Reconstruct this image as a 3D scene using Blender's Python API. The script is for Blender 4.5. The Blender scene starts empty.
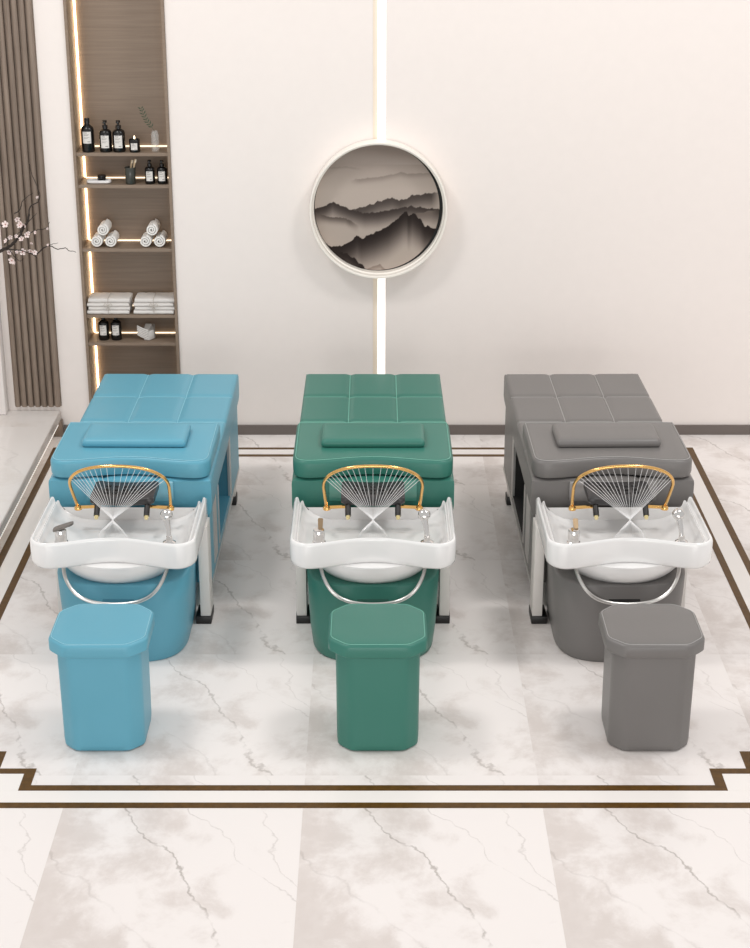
import bpy, bmesh, math, random
from mathutils import Vector, Matrix, noise
random.seed(7)
PI = math.pi
scn = bpy.context.scene
C = scn.collection

# ---------------------------------------------------------------- camera, light, exposure
CAM_Z = 3.3
PITCH = math.radians(21.55)
F_PX = 1674.0
cam_d = bpy.data.cameras.new('camera')
cam_d.sensor_fit = 'VERTICAL'
cam_d.sensor_height = 24.0
cam_d.lens = F_PX / 948.0 * 24.0
cam_d.shift_x = 2.0 / 948.0
cam_d.clip_end = 100
cam = bpy.data.objects.new('camera', cam_d)
C.objects.link(cam)
cam.location = (0, 0, CAM_Z)
cam.rotation_euler = (PI / 2 - PITCH, 0, 0)
scn.camera = cam

scn.view_settings.view_transform = 'Standard'
scn.view_settings.look = 'None'
scn.view_settings.exposure = 0.0
scn.view_settings.gamma = 1.0
scn.view_settings.use_curve_mapping = False

world = bpy.data.worlds.new('room_daylight')
scn.world = world
world.use_nodes = True
bg = world.node_tree.nodes['Background']
bg.inputs[0].default_value = (1.0, 0.985, 0.975, 1)
bg.inputs[1].default_value = 0.68


def area(name, loc, size, power, target, col=(1, 0.98, 0.96), sy=None):
    d = bpy.data.lights.new(name, 'AREA')
    d.energy = power
    d.color = col
    d.size = size
    if sy:
        d.shape = 'RECTANGLE'
        d.size_y = sy
    o = bpy.data.objects.new(name, d)
    C.objects.link(o)
    o.location = loc
    o.rotation_euler = (Vector(target) - Vector(loc)).to_track_quat('-Z', 'Y').to_euler()
    return o


area('ceiling_panel_light', (-2.6, 5.9, 5.6), 1.0, 84, (-1.0, 7.0, 0))
area('ceiling_panel_light', (2.6, 5.9, 5.6), 1.0, 84, (1.0, 7.0, 0))
area('front_fill_light', (0.0, -3.5, 1.5), 6.5, 210, (0, 9.0, 0.6), (1, 0.985, 0.97), 2.4)  # added fill from behind the camera, brightens the wall and front faces


# ---------------------------------------------------------------- helpers
def srgb(r, g, b):
    def f(c):
        c /= 255.0
        return c / 12.92 if c <= 0.04045 else ((c + 0.055) / 1.055) ** 2.4
    return (f(r), f(g), f(b), 1.0)


def mat(name, col, rough=0.5, metal=0.0, bump=0.0, bscale=200.0, spec=0.5, coat=0.0, emit=None, estr=0.0,
        vary=0.0, vscale=20.0):
    m = bpy.data.materials.new(name)
    m.use_nodes = True
    nt = m.node_tree
    p = nt.nodes['Principled BSDF']
    p.inputs['Base Color'].default_value = col
    p.inputs['Roughness'].default_value = rough
    p.inputs['Metallic'].default_value = metal
    p.inputs['Specular IOR Level'].default_value = spec
    p.inputs['Coat Weight'].default_value = coat
    p.inputs['Coat Roughness'].default_value = 0.15
    if emit:
        p.inputs['Emission Color'].default_value = emit
        p.inputs['Emission Strength'].default_value = estr
    tc = nt.nodes.new('ShaderNodeTexCoord')
    if bump > 0:
        n = nt.nodes.new('ShaderNodeTexNoise')
        n.inputs['Scale'].default_value = bscale
        n.inputs['Detail'].default_value = 3
        b = nt.nodes.new('ShaderNodeBump')
        b.inputs['Strength'].default_value = bump
        b.inputs['Distance'].default_value = 0.002
        nt.links.new(tc.outputs['Object'], n.inputs['Vector'])
        nt.links.new(n.outputs['Fac'], b.inputs['Height'])
        nt.links.new(b.outputs['Normal'], p.inputs['Normal'])
    n2 = nt.nodes.new('ShaderNodeTexNoise')
    n2.inputs['Scale'].default_value = vscale
    n2.inputs['Detail'].default_value = 2
    nt.links.new(tc.outputs['Object'], n2.inputs['Vector'])
    mx = nt.nodes.new('ShaderNodeMix')
    mx.data_type = 'RGBA'
    v = max(vary, 0.015)
    mx.inputs[6].default_value = tuple(c * (1 - v) for c in col[:3]) + (1,)
    mx.inputs[7].default_value = tuple(min(1, c * (1 + v)) for c in col[:3]) + (1,)
    nt.links.new(n2.outputs['Fac'], mx.inputs[0])
    nt.links.new(mx.outputs[2], p.inputs['Base Color'])
    return m


def marble(name, x0=0.0, y0=0.0, sx=0.855, sy=0.955, base=(242, 236, 233), patch=(219, 210, 205), vein=(136, 124, 115), rough=0.22,
           tiles=True, seed=0.0, grade=0.29, vamp=0.55):
    m = bpy.data.materials.new(name)
    m.use_nodes = True
    nt = m.node_tree
    N, L = nt.nodes.new, nt.links.new
    p = nt.nodes['Principled BSDF']
    p.inputs['Roughness'].default_value = rough
    p.inputs['Specular IOR Level'].default_value = 0.35
    geo = N('ShaderNodeNewGeometry')
    sep = N('ShaderNodeSeparateXYZ')
    L(geo.outputs['Position'], sep.inputs[0])

    def mth(op, a, b=None, c=None):
        n = N('ShaderNodeMath')
        n.operation = op
        for i, x in enumerate((a, b, c)):
            if x is None:
                continue
            if isinstance(x, (int, float)):
                n.inputs[i].default_value = x
            else:
                L(x, n.inputs[i])
        return n.outputs[0]
    us = mth('DIVIDE', mth('SUBTRACT', sep.outputs['X'], x0), sx)
    vs = mth('DIVIDE', mth('SUBTRACT', sep.outputs['Y'], y0), sy)
    if tiles:
        u, v = mth('FRACT', us), mth('FRACT', vs)
    else:
        u, v = us, vs
    cmb = N('ShaderNodeCombineXYZ')
    L(u, cmb.inputs[0]); L(v, cmb.inputs[1]); cmb.inputs[2].default_value = seed

    def nz(scale, detail, vec=None, rough_=0.6, dist=0.0):
        n = N('ShaderNodeTexNoise')
        n.inputs['Scale'].default_value = scale
        n.inputs['Detail'].default_value = detail
        n.inputs['Roughness'].default_value = rough_
        n.inputs['Distortion'].default_value = dist
        L(vec if vec is not None else cmb.outputs[0], n.inputs['Vector'])
        return n.outputs['Fac']

    def sstep(x, a, b):
        n = N('ShaderNodeMapRange')
        n.interpolation_type = 'SMOOTHSTEP'
        n.inputs['From Min'].default_value = a
        n.inputs['From Max'].default_value = b
        L(x, n.inputs['Value'])
        return n.outputs[0]
    # cloudy patches, heavier on the left and bottom side of each slab
    cl = nz(3.4, 12, rough_=0.62, dist=0.25)
    if tiles:
        grad = mth('ADD', mth('MULTIPLY', u, -grade), mth('MULTIPLY', v, -0.10))
        cl = mth('ADD', mth('ADD', cl, grad), grade * 0.5)
    pf = sstep(cl, 0.40, 0.60)
    fine = nz(9.0, 6)
    pf = mth('MULTIPLY', pf, mth('ADD', mth('MULTIPLY', fine, 0.9), 0.5))
    # thin broken veins running down to the right
    wob = nz(2.3, 7, rough_=0.55)
    wob = mth('MULTIPLY', mth('SUBTRACT', wob, 0.5), 0.50)
    veins = None
    for off, slope, wid, amp in ((0.24, 0.62, 0.011, 1.0), (0.55, 0.8, 0.008, 0.55), (-0.22, 0.9, 0.014, 0.5), (0.80, 0.5, 0.008, 0.45)):
        line = mth('SUBTRACT', u, mth('ADD', mth('MULTIPLY', mth('SUBTRACT', 1.0, v), slope), off))
        d = mth('ABSOLUTE', mth('ADD', line, wob))
        vv = mth('SUBTRACT', 1.0, sstep(d, 0.0, wid))
        gate = sstep(nz(5.0 + 7 * off, 3), 0.32, 0.58)
        vv = mth('MULTIPLY', mth('MULTIPLY', vv, gate), amp * vamp)
        veins = vv if veins is None else mth('MAXIMUM', veins, vv)
    mx = N('ShaderNodeMix'); mx.data_type = 'RGBA'
    mx.inputs[6].default_value = srgb(*base); mx.inputs[7].default_value = srgb(*patch)
    L(pf, mx.inputs[0])
    mx2 = N('ShaderNodeMix'); mx2.data_type = 'RGBA'
    L(mx.outputs[2], mx2.inputs[6]); mx2.inputs[7].default_value = srgb(*vein)
    L(veins, mx2.inputs[0])
    L(mx2.outputs[2], p.inputs['Base Color'])
    return m


def wood(name, a, b, axis='X', rough=0.5):
    m = bpy.data.materials.new(name)
    m.use_nodes = True
    nt = m.node_tree
    p = nt.nodes['Principled BSDF']
    p.inputs['Roughness'].default_value = rough
    geo = nt.nodes.new('ShaderNodeNewGeometry')
    mp = nt.nodes.new('ShaderNodeMapping')
    s = [30, 30, 60]
    s['XYZ'.index(axis)] = 2.0
    mp.inputs['Scale'].default_value = s
    n = nt.nodes.new('ShaderNodeTexNoise')
    n.inputs['Scale'].default_value = 1.0
    n.inputs['Detail'].default_value = 6
    n.inputs['Roughness'].default_value = 0.65
    r = nt.nodes.new('ShaderNodeValToRGB')
    r.color_ramp.elements[0].position = 0.3
    r.color_ramp.elements[1].position = 0.72
    r.color_ramp.elements[0].color = srgb(*a)
    r.color_ramp.elements[1].color = srgb(*b)
    nt.links.new(geo.outputs['Position'], mp.inputs[0])
    nt.links.new(mp.outputs[0], n.inputs['Vector'])
    nt.links.new(n.outputs['Fac'], r.inputs[0])
    nt.links.new(r.outputs[0], p.inputs['Base Color'])
    return m


def obj(name, bm, m, parent=None, smooth=True, angle=40, recalc=True):
    if recalc:
        bmesh.ops.recalc_face_normals(bm, faces=bm.faces[:])
    me = bpy.data.meshes.new(name)
    bm.to_mesh(me)
    bm.free()
    for mm in (m if isinstance(m, (list, tuple)) else [m]):
        me.materials.append(mm)
    if smooth:
        me.polygons.foreach_set('use_smooth', [True] * len(me.polygons))
        me.set_sharp_from_angle(angle=math.radians(angle))
    o = bpy.data.objects.new(name, me)
    C.objects.link(o)
    if parent:
        o.parent = parent
    return o


def tag(o, label, cat, group=None, kind=None):
    o['label'] = label
    o['category'] = cat
    if group:
        o['group'] = group
    if kind:
        o['kind'] = kind
    return o


def thing(name, label, cat, loc=(0, 0, 0), rz=0.0, group=None):
    o = bpy.data.objects.new(name, None)
    o.empty_display_size = 0.05
    C.objects.link(o)
    o.location = loc
    o.rotation_euler = (0, 0, rz)
    return tag(o, label, cat, group)


def struct(name, bm, m, **k):
    o = obj(name, bm, m, **k)
    o['kind'] = 'structure'
    return o


def dup(root, loc, label=None, rz=None):
    r = root.copy()
    C.objects.link(r)
    r.location = loc
    if rz is not None:
        r.rotation_euler = (0, 0, rz)
    if label:
        r['label'] = label
    for ch in list(root.children):
        c = ch.copy()
        C.objects.link(c)
        c.parent = r
        for g in list(ch.children):
            d = g.copy()
            C.objects.link(d)
            d.parent = c
    return r


def bx(bm, x0, x1, y0, y1, z0, z1, bev=0.0, seg=2):
    r = bmesh.ops.create_cube(bm, size=1.0)
    vs = r['verts']
    for v in vs:
        v.co = Vector(((x0 + x1) / 2 + v.co.x * (x1 - x0), (y0 + y1) / 2 + v.co.y * (y1 - y0), (z0 + z1) / 2 + v.co.z * (z1 - z0)))
    if bev > 0:
        es = list({e for v in vs for e in v.link_edges})
        bmesh.ops.bevel(bm, geom=es, offset=bev, segments=seg, profile=0.5, affect='EDGES', clamp_overlap=True)
    return bm


def box(*a, **k):
    return bx(bmesh.new(), *a, **k)


def loft(bm, rings, cap0=True, cap1=True, closed=True):
    vr = [[bm.verts.new(p) for p in r] for r in rings]
    n = len(vr[0])
    for a, b in zip(vr[:-1], vr[1:]):
        for i in range(n if closed else n - 1):
            j = (i + 1) % n
            bm.faces.new((a[i], a[j], b[j], b[i]))
    if cap0:
        bm.faces.new(vr[0][::-1])
    if cap1:
        bm.faces.new(vr[-1])
    return bm


def tube(bm, pts, r, seg=8, closed=False):
    pts = [Vector(p) for p in pts]
    n = len(pts)
    rs = r if isinstance(r, (list, tuple)) else [r] * n
    rings = []
    up = None
    for i, p in enumerate(pts):
        if closed:
            t = pts[(i + 1) % n] - pts[i - 1]
        else:
            t = pts[min(i + 1, n - 1)] - pts[max(i - 1, 0)]
        t.normalize()
        if up is None:
            up = Vector((0, 0, 1)) if abs(t.z) < 0.9 else Vector((0, 1, 0))
        s = t.cross(up).normalized()
        up = s.cross(t).normalized()
        rings.append([p + (s * math.cos(a) + up * math.sin(a)) * rs[i] for a in [2 * PI * k / seg for k in range(seg)]])
    if closed:
        rings.append(rings[0])
        vr = [[bm.verts.new(q) for q in rr] for rr in rings[:-1]]
        for i in range(n):
            a, b = vr[i], vr[(i + 1) % n]
            for k in range(seg):
                bm.faces.new((a[k], a[(k + 1) % seg], b[(k + 1) % seg], b[k]))
    else:
        loft(bm, rings)
    return bm


def lathe(bm, prof, cx=0, cy=0, seg=20, axis='Z', z0=0.0):
    rings = []
    for r, z in prof:
        ring = []
        for k in range(seg):
            a = 2 * PI * k / seg
            r_ = max(r, 1e-5)
            if axis == 'Z':
                ring.append((cx + r_ * math.cos(a), cy + r_ * math.sin(a), z0 + z))
            else:
                ring.append((cx + r_ * math.cos(a), cy + z, z0 + r_ * math.sin(a)))
        rings.append(ring)
    return loft(bm, rings)


def roundpoly(pts, r, n=6):
    """Closed polygon with rounded corners -> list of (x, y); r one value or one per corner."""
    out = []
    k = len(pts)
    for i in range(k):
        p0, p, p1 = Vector(pts[i - 1]), Vector(pts[i]), Vector(pts[(i + 1) % k])
        rr = r[i] if isinstance(r, (list, tuple)) else r
        a, b = (p0 - p).normalized(), (p1 - p).normalized()
        for j in range(n + 1):
            t = j / n
            q = (p + a * rr) * (1 - t) ** 2 + p * 2 * t * (1 - t) + (p + b * rr) * t ** 2
            out.append((q.x, q.y))
    return out


def dens(pts, step):
    """Split long edges of a closed outline."""
    out = []
    k = len(pts)
    for i in range(k):
        a, b = Vector(pts[i]), Vector(pts[(i + 1) % k])
        m = max(1, int((b - a).length / step))
        for j in range(m):
            q = a.lerp(b, j / m)
            out.append((q.x, q.y))
    return out


def smooth_path(pts, sub=6):
    pts = [Vector(p) for p in pts]
    out = []
    for i in range(len(pts) - 1):
        p0, p1, p2, p3 = pts[max(i - 1, 0)], pts[i], pts[i + 1], pts[min(i + 2, len(pts) - 1)]
        for k in range(sub):
            t = k / sub
            out.append(0.5 * ((2 * p1) + (p2 - p0) * t + (2 * p0 - 5 * p1 + 4 * p2 - p3) * t * t + (3 * p1 - p0 - 3 * p2 + p3) * t ** 3))
    out.append(pts[-1])
    return out


# ---------------------------------------------------------------- materials
M_wall = mat('wall_paint', srgb(244, 236, 231), 0.7, spec=0.2)
M_base = mat('baseboard_wood', srgb(112, 103, 98), 0.5)
M_floor = marble('marble_floor', -0.25, 6.286, grade=0.12, vamp=0.42)
M_floor_front = marble('marble_floor_front', -0.25, 4.115, 0.855, 1.0, seed=0.0)
M_band = mat('white_marble_band', srgb(243, 238, 234), 0.25, vary=0.02, vscale=3)
M_dais = marble('marble_dais', -3.6, 4.3, 1.9, 2.2, base=(244, 239, 235), patch=(226, 217, 209), seed=3.0, tiles=True, grade=0.1, vamp=0.25)
M_dais_edge = mat('dais_edge_stone', srgb(196, 187, 180), 0.3, vary=0.12, vscale=8)
M_pillar = marble('marble_pillar', -3.0, 8.0, 1.4, 1.4, seed=5.0, tiles=False, vamp=0.5)
M_brown = mat('brown_marble', srgb(90, 62, 22), 0.3, spec=0.2, vary=0.45, vscale=38)
M_niche = wood('niche_wood', (130, 112, 96), (148, 130, 113), 'X')
M_slat = wood('slat_wood', (110, 95, 83), (150, 133, 119), 'Z')
M_led = mat('led_warm', (1, 0.86, 0.66, 1), 0.5, emit=(1, 0.72, 0.44, 1), estr=5.0)
M_led_soft = mat('led_soft', (1, 0.9, 0.76, 1), 0.5, emit=(1, 0.80, 0.56, 1), estr=1.7)
M_led_white = mat('led_white', (1, 0.98, 0.95, 1), 0.5, emit=(1, 0.985, 0.955, 1), estr=1.02)
M_led_base = mat('led_base', (1, 0.95, 0.9, 1), 0.5, emit=(1, 0.93, 0.85, 1), estr=0.75)
M_cream = mat('cream_reveal', srgb(250, 238, 220), 0.6)
M_ring = mat('ring_cream', srgb(247, 241, 232), 0.4)
M_black = mat('black_rubber', srgb(24, 23, 23), 0.45)
M_neck = mat('black_neck_rest', srgb(40, 38, 39), 0.42, coat=0.2)
M_hole_and_shadow = mat('dark_hole_and_shadow', srgb(14, 14, 14), 0.7)
M_white = mat('white_ceramic', srgb(240, 239, 238), 0.12, coat=0.4)
M_leg = mat('white_leg', srgb(226, 221, 216), 0.3)
M_silver = mat('silver_trim', srgb(205, 203, 200), 0.28, metal=0.75)
M_chrome = mat('chrome', srgb(220, 218, 216), 0.10, metal=1.0)
M_chrome_dark = mat('brushed_dark_steel', srgb(128, 124, 120), 0.3, metal=0.9)
M_gold = mat('gold', srgb(236, 188, 116), 0.18, metal=0.95)
M_brass = mat('pale_brass', srgb(240, 224, 170), 0.2, metal=0.8)
M_bottle = mat('black_bottle', srgb(13, 12, 12), 0.25)
M_label = mat('label_paper', srgb(226, 222, 217), 0.6)
M_ink = mat('label_ink', srgb(120, 116, 112), 0.6)
M_towel = mat('white_towel', srgb(243, 240, 236), 0.95, bump=1.0, bscale=260, spec=0.1)
M_towel_grey = mat('pale_grey_towel', srgb(226, 222, 218), 0.95, bump=1.0, bscale=260, spec=0.1)
M_twine = mat('twine', srgb(196, 189, 180), 0.9)
M_leaf = mat('sprig_leaf', srgb(62, 76, 54), 0.6)
M_twig = mat('twig', srgb(48, 39, 34), 0.8, vary=0.2)
M_petal = mat('pink_petal', srgb(243, 226, 222), 0.7)
M_petal_core = mat('petal_core', srgb(178, 120, 110), 0.7)
M_bamboo = mat('bamboo', srgb(190, 166, 134), 0.6)
M_bristle = mat('bristles', srgb(222, 208, 186), 0.8)
M_lever = mat('bronze_lever', srgb(150, 128, 100), 0.3, metal=0.6)
M_groove = mat('cloth_groove', srgb(160, 153, 146), 0.9)
M_smoke = mat('smoked_cup', srgb(58, 60, 54), 0.2)
M_flame = mat('flame', (1, 0.8, 0.5, 1), 0.5, emit=(1, 0.82, 0.55, 1), estr=4)
M_vase = mat('white_vase', srgb(235, 230, 226), 0.3)


def glassy(name, col, mixv, rough=0.05):
    m = bpy.data.materials.new(name)
    m.use_nodes = True
    nt = m.node_tree
    p = nt.nodes['Principled BSDF']
    p.inputs['Base Color'].default_value = col
    p.inputs['Roughness'].default_value = rough
    t = nt.nodes.new('ShaderNodeBsdfTransparent')
    mx = nt.nodes.new('ShaderNodeMixShader')
    mx.inputs[0].default_value = mixv
    nt.links.new(t.outputs[0], mx.inputs[1])
    nt.links.new(p.outputs[0], mx.inputs[2])
    nt.links.new(mx.outputs[0], nt.nodes['Material Output'].inputs[0])
    return m


M_water = glassy('water', (1, 1, 1, 1), 0.62)
M_glass = glassy('clear_glass', (0.9, 0.9, 0.88, 1), 0.12)

# ---------------------------------------------------------------- setting
WALL = 8.98          # wall plane
bm = bmesh.new()
for (x0, x1, y0, y1, mi) in ((-5, 5, 5.113, 11.0, 0), (-5, 5, -3, 5.113, 1)):
    f = bm.faces.new([bm.verts.new(p) for p in ((x0, y0, 0), (x1, y0, 0), (x1, y1, 0), (x0, y1, 0))])
    f.material_index = mi
struct('floor', bm, [M_floor, M_floor_front], smooth=False)

NX0, NX1, NZ0, NZ1 = -1.608, -1.085, 0.10, 2.9     # niche opening
GX0, GX1 = 0.0, 0.068                              # light groove
bm = bmesh.new()
for a in ((-5, NX0, WALL, 9.3, 0, 4.2), (NX0, NX1, WALL, 9.3, NZ1, 4.2), (NX0, NX1, WALL, 9.3, 0, NZ0), (NX1, GX0, WALL, 9.3, 0, 4.2),
          (GX1, 5, WALL, 9.3, 0, 4.2), (GX0, GX1, WALL + 0.035, 9.3, 0, 4.2), (NX0, NX1, WALL + 0.21, 9.3, NZ0, NZ1)):
    bx(bm, *a)
struct('wall_back', bm, M_wall, smooth=False)
struct('baseboard_back', box(-1.76, 5, WALL - 0.015, WALL, 0, 0.056), M_base, smooth=False)

# brown marble inlay lines in the floor
def inlay(name, rects, m=M_brown, h=0.0012):
    bm = bmesh.new()
    for x0, x1, y0, y1 in rects:
        bx(bm, x0, x1, y0, y1, 0.0002, h)
    return struct(name, bm, m, smooth=False)


XO0, XO1, XI0, XI1 = 1.752, 1.787, 1.638, 1.672
inlay('trim_1', [(-3.5, 3.5, 5.113, 5.148), (-XO1, XO1, 8.727, 8.757), (-XO1, -XO0, 5.6, 8.727), (XO0, XO1, 5.6, 8.727)])
r_in = [(-1.288, 1.288, 5.227, 5.263), (-XI1, XI1, 8.617, 8.650)]
for s in (-1, 1):
    def R(a, b, c, d):
        return (min(s * a, s * b), max(s * a, s * b), c, d)
    r_in += [R(1.248, 1.288, 5.263, 5.342), R(1.248, 1.42, 5.342, 5.378), R(1.385, 1.42, 5.378, 5.465), R(1.385, XI1, 5.465, 5.50), R(XI0, XI1, 5.50, 8.617)]
inlay('trim_2', r_in)
rb = [(-1.90, 1.90, 5.149, 5.226)]
for s in (-1, 1):
    def R(a, b, c, d):
        return (min(s * a, s * b), max(s * a, s * b), c, d)
    rb += [R(1.2885, 3.5, 5.2265, 5.3415), R(1.4205, 3.5, 5.3415, 5.464), R(1.6725, 1.7515, 5.5, 8.65)]
rb += [(-1.7515, 1.7515, 8.6505, 8.7265)]
inlay('trim_3', rb, M_band, 0.0008)

# raised marble platform at the left
struct('floor_platform', box(-5, -1.777, 5.2, WALL - 0.001, 0.097, 0.145, bev=0.003), [M_dais])
struct('trim_4', box(-1.7768, -1.7720, 5.2, WALL - 0.016, 0.0975, 0.1435), M_dais_edge, smooth=False)
struct('trim_5', box(-5, -1.865, 5.25, WALL - 0.001, 0.001, 0.0965), M_cream, smooth=False)
struct('trim_6', box(-1.813, -1.762, WALL - 0.05, WALL - 0.016, 0.001, 0.0965), M_slat, smooth=False)
tag(obj('led_strip', box(-1.800, -1.782, 5.3, WALL - 0.06, 0.072, 0.0965), M_led_base), 'glowing strip light tucked under the edge of the raised marble platform', 'light strip')

# marble pier and ribbed wood panel on the wall
struct('trim_7', box(-3.2, -2.067, 8.895, WALL - 0.0005, 0.1455, 4.2, bev=0.004), M_pillar)
bm = bmesh.new()
sx0, sx1, nfl = -2.030, -1.766, 7
prof = []
w = (sx1 - sx0) / nfl
for i in range(nfl):
    cx = sx0 + (i + 0.5) * w
    for a, d in ((-0.5, 0.0), (-0.40, 0.0), (-0.34, 0.018), (-0.2, 0.0225), (0.0, 0.024), (0.2, 0.0225), (0.34, 0.018), (0.40, 0.0)):
        prof.append((cx + a * w, WALL - 0.006 - d))
prof.append((sx1, WALL - 0.006))
prof += [(sx1, WALL - 0.0005), (sx0, WALL - 0.0005)]
loft(bm, [[(x, y, 0.172) for x, y in prof], [(x, y, 4.2) for x, y in prof]])
tag(obj('ribbed_panel', bm, M_slat, smooth=False), 'grey-brown vertically ribbed wood wall panel beside the marble pier', 'wall panel')

# centre light groove
bm = box(GX0 + 0.026, GX1 - 0.001, WALL + 0.012, WALL + 0.0345, 0.06, 4.15)
g = tag(obj('vertical_wall_light', bm, M_led_white, smooth=False), 'slim vertical strip of white light in the wall behind the round picture', 'wall light')
obj('reveal', box(GX0 + 0.0005, GX0 + 0.0255, WALL + 0.014, WALL + 0.0345, 0.06, 4.15), M_cream, g, smooth=False)

# ---------------------------------------------------------------- niche shelf unit
ND = WALL + 0.185    # back panel face
u = thing('niche_shelf_unit', 'tall grey-brown wooden shelf niche lit by warm light strips, holding bottles and towels', 'shelf unit', ((NX0 + NX1) / 2, WALL, NZ0))
ux, uy, uz = u.location


def upart(name, a, m, parent=None, **k):
    x0, x1, y0, y1, z0, z1 = a
    return obj(name, box(x0 - ux, x1 - ux, y0 - uy, y1 - uy, z0 - uz, z1 - uz, **k), m, parent or u, smooth=False)


upart('back_panel', (NX0 + 0.001, NX1 - 0.001, ND, ND + 0.02, NZ0 + 0.001, NZ1 - 0.001), M_niche)
upart('side_panel', (NX0 + 0.001, NX0 + 0.016, WALL - 0.012, ND, NZ0 + 0.001, NZ1 - 0.001), M_niche)
upart('side_panel', (NX1 - 0.016, NX1 - 0.001, WALL - 0.012, ND, NZ0 + 0.001, NZ1 - 0.001), M_niche)
upart('bottom_panel', (NX0 + 0.016, NX1 - 0.016, WALL - 0.01, ND, NZ0 + 0.001, NZ0 + 0.02), M_niche)
upart('top_panel', (NX0 + 0.016, NX1 - 0.016, WALL - 0.01, ND, NZ1 - 0.02, NZ1 - 0.001), M_niche)
SH = [1.605, 1.432, 1.081, 0.706, 0.545]
for z in SH:
    s_ = upart('shelf', (NX0 + 0.016, NX1 - 0.016, WALL - 0.004, ND - 0.002, z - 0.017, z), M_niche)
    l_ = upart('led_strip', (NX0 + 0.03, NX1 - 0.02, ND - 0.010, ND - 0.003, z + 0.0005, z + 0.006), M_led_soft, s_)
zz = [NZ0 + 0.022] + [z for z in sorted(SH)] + [NZ1 - 0.02]
for a, b in zip(zz[:-1], zz[1:]):
    upart('side_light', (NX0 + 0.021, NX0 + 0.031, ND - 0.016, ND - 0.004, a + 0.008, b - 0.018), M_led)
    upart('side_light', (NX1 - 0.0215, NX1 - 0.0165, ND - 0.012, ND - 0.004, a + 0.008, b - 0.018), M_led_soft)

# ---------------------------------------------------------------- round picture
RX, RZ = 0.029, 1.309
pic = thing('round_picture', 'round ink landscape of misty mountains in a deep cream ring frame on the wall', 'picture', (RX, WALL, RZ))
bm = bmesh.new()
prof = [(0.349, -0.004), (0.370, -0.004), (0.371, -0.100), (0.368, -0.108), (0.362, -0.108), (0.360, -0.102), (0.357, -0.100), (0.355, -0.066), (0.349, -0.062)]
rings = []
for r, y in prof + prof[:1]:
    rings.append([(r * math.cos(2 * PI * k / 96), y, r * math.sin(2 * PI * k / 96)) for k in range(96)])
loft(bm, rings, False, False)
obj('frame', bm, M_ring, pic, angle=50)
bm = bmesh.new()
lathe(bm, [(0.3485, -0.003), (0.3485, -0.010)], seg=72, axis='Y')
obj('shadow_disc', bm, M_hole_and_shadow, pic, smooth=False)  # near-black disc; its right edge paints the shadow crescent inside the frame

# painted mountains: ridges as (x, y) on a 700 x 700 design sheet
RIDGES = [
    # (points, ridge colour, fade length, roughness)
    ([(75, 150), (160, 182), (240, 178), (320, 190)], (150, 139, 131), 22, 3),
    ([(255, 244), (330, 236), (420, 226), (510, 206), (560, 213), (650, 208), (720, 216)], (146, 134, 126), 45, 4),
    ([(235, 392), (330, 376), (400, 347), (470, 332), (510, 345), (560, 325), (640, 312), (720, 304)], (78, 70, 66), 100, 8),
    ([(60, 390), (130, 368), (165, 350), (200, 366), (250, 385), (330, 406), (400, 402), (480, 386), (560, 372), (640, 380), (720, 388)], (66, 58, 55), 95, 7),
    ([(60, 398), (150, 424), (230, 430), (262, 448), (300, 470)], (98, 88, 82), 60, 5),
    ([(560, 410), (620, 402), (720, 386)], (112, 101, 94), 80, 5),
    ([(140, 572), (210, 570), (255, 545), (290, 518), (312, 530), (380, 505), (450, 470), (500, 430), (530, 404), (545, 400), (556, 421), (575, 405), (615, 435), (640, 470), (690, 485), (720, 500)], (44, 37, 35), 190, 9),
    ([(120, 550), (150, 572), (180, 588), (215, 606), (240, 608), (290, 640), (335, 690)], (44, 37, 35), 150, 12),
    ([(320, 692), (370, 672), (410, 664), (440, 690)], (140, 126, 117), 40, 5),
]


def ridge_y(pts, x):
    if x < pts[0][0] or x > pts[-1][0]:
        return None
    for (xa, ya), (xb, yb) in zip(pts[:-1], pts[1:]):
        if xa <= x <= xb:
            t = (x - xa) / (xb - xa)
            return ya + (yb - ya) * t


def ink(x, y):
    t = (y - 70) / 620.0
    band = noise.noise(Vector((x * 0.0022, y * 0.016, 3.0)))
    base = Vector((150, 137, 129)).lerp(Vector((186, 173, 163)), min(1, max(0, (t - 0.05) * 3.2)))
    if y < 170:
        base = base + Vector((1, 1, 1)) * band * 18
    if t > 0.55:
        base = base.lerp(Vector((176, 160, 149)), min(1, (t - 0.55) * 2.5))
    for i, (pts, col, fade, rg) in enumerate(RIDGES):
        ry = ridge_y(pts, x)
        if ry is None:
            continue
        sy_ = y - ry
        ry += noise.fractal(Vector((x * 0.045, i * 7.3, 0.0)), 0.9, 2.0, 4) * rg
        d = y - ry
        if d < 0:
            continue
        f = max(0.0, min(1.0, 1.0 - max(0.0, sy_) / fade))
        f = f * f * (3 - 2 * f)
        if i in (6, 7):
            f = max(f, 0.0)
        ex = min(1.0, (x - pts[0][0] + 1) / 50.0, (pts[-1][0] - x + 1) / 50.0) if i in (0, 1, 2, 4, 5) else 1.0
        mist = Vector((178, 165, 155))
        target = mist.lerp(Vector(col), f)
        cover = 1.0 if i in (2, 3, 6, 7) else f
        base = base.lerp(target, min(1.0, cover * ex) * (1.0 if d > 2 else 0.7))
    return base


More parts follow.
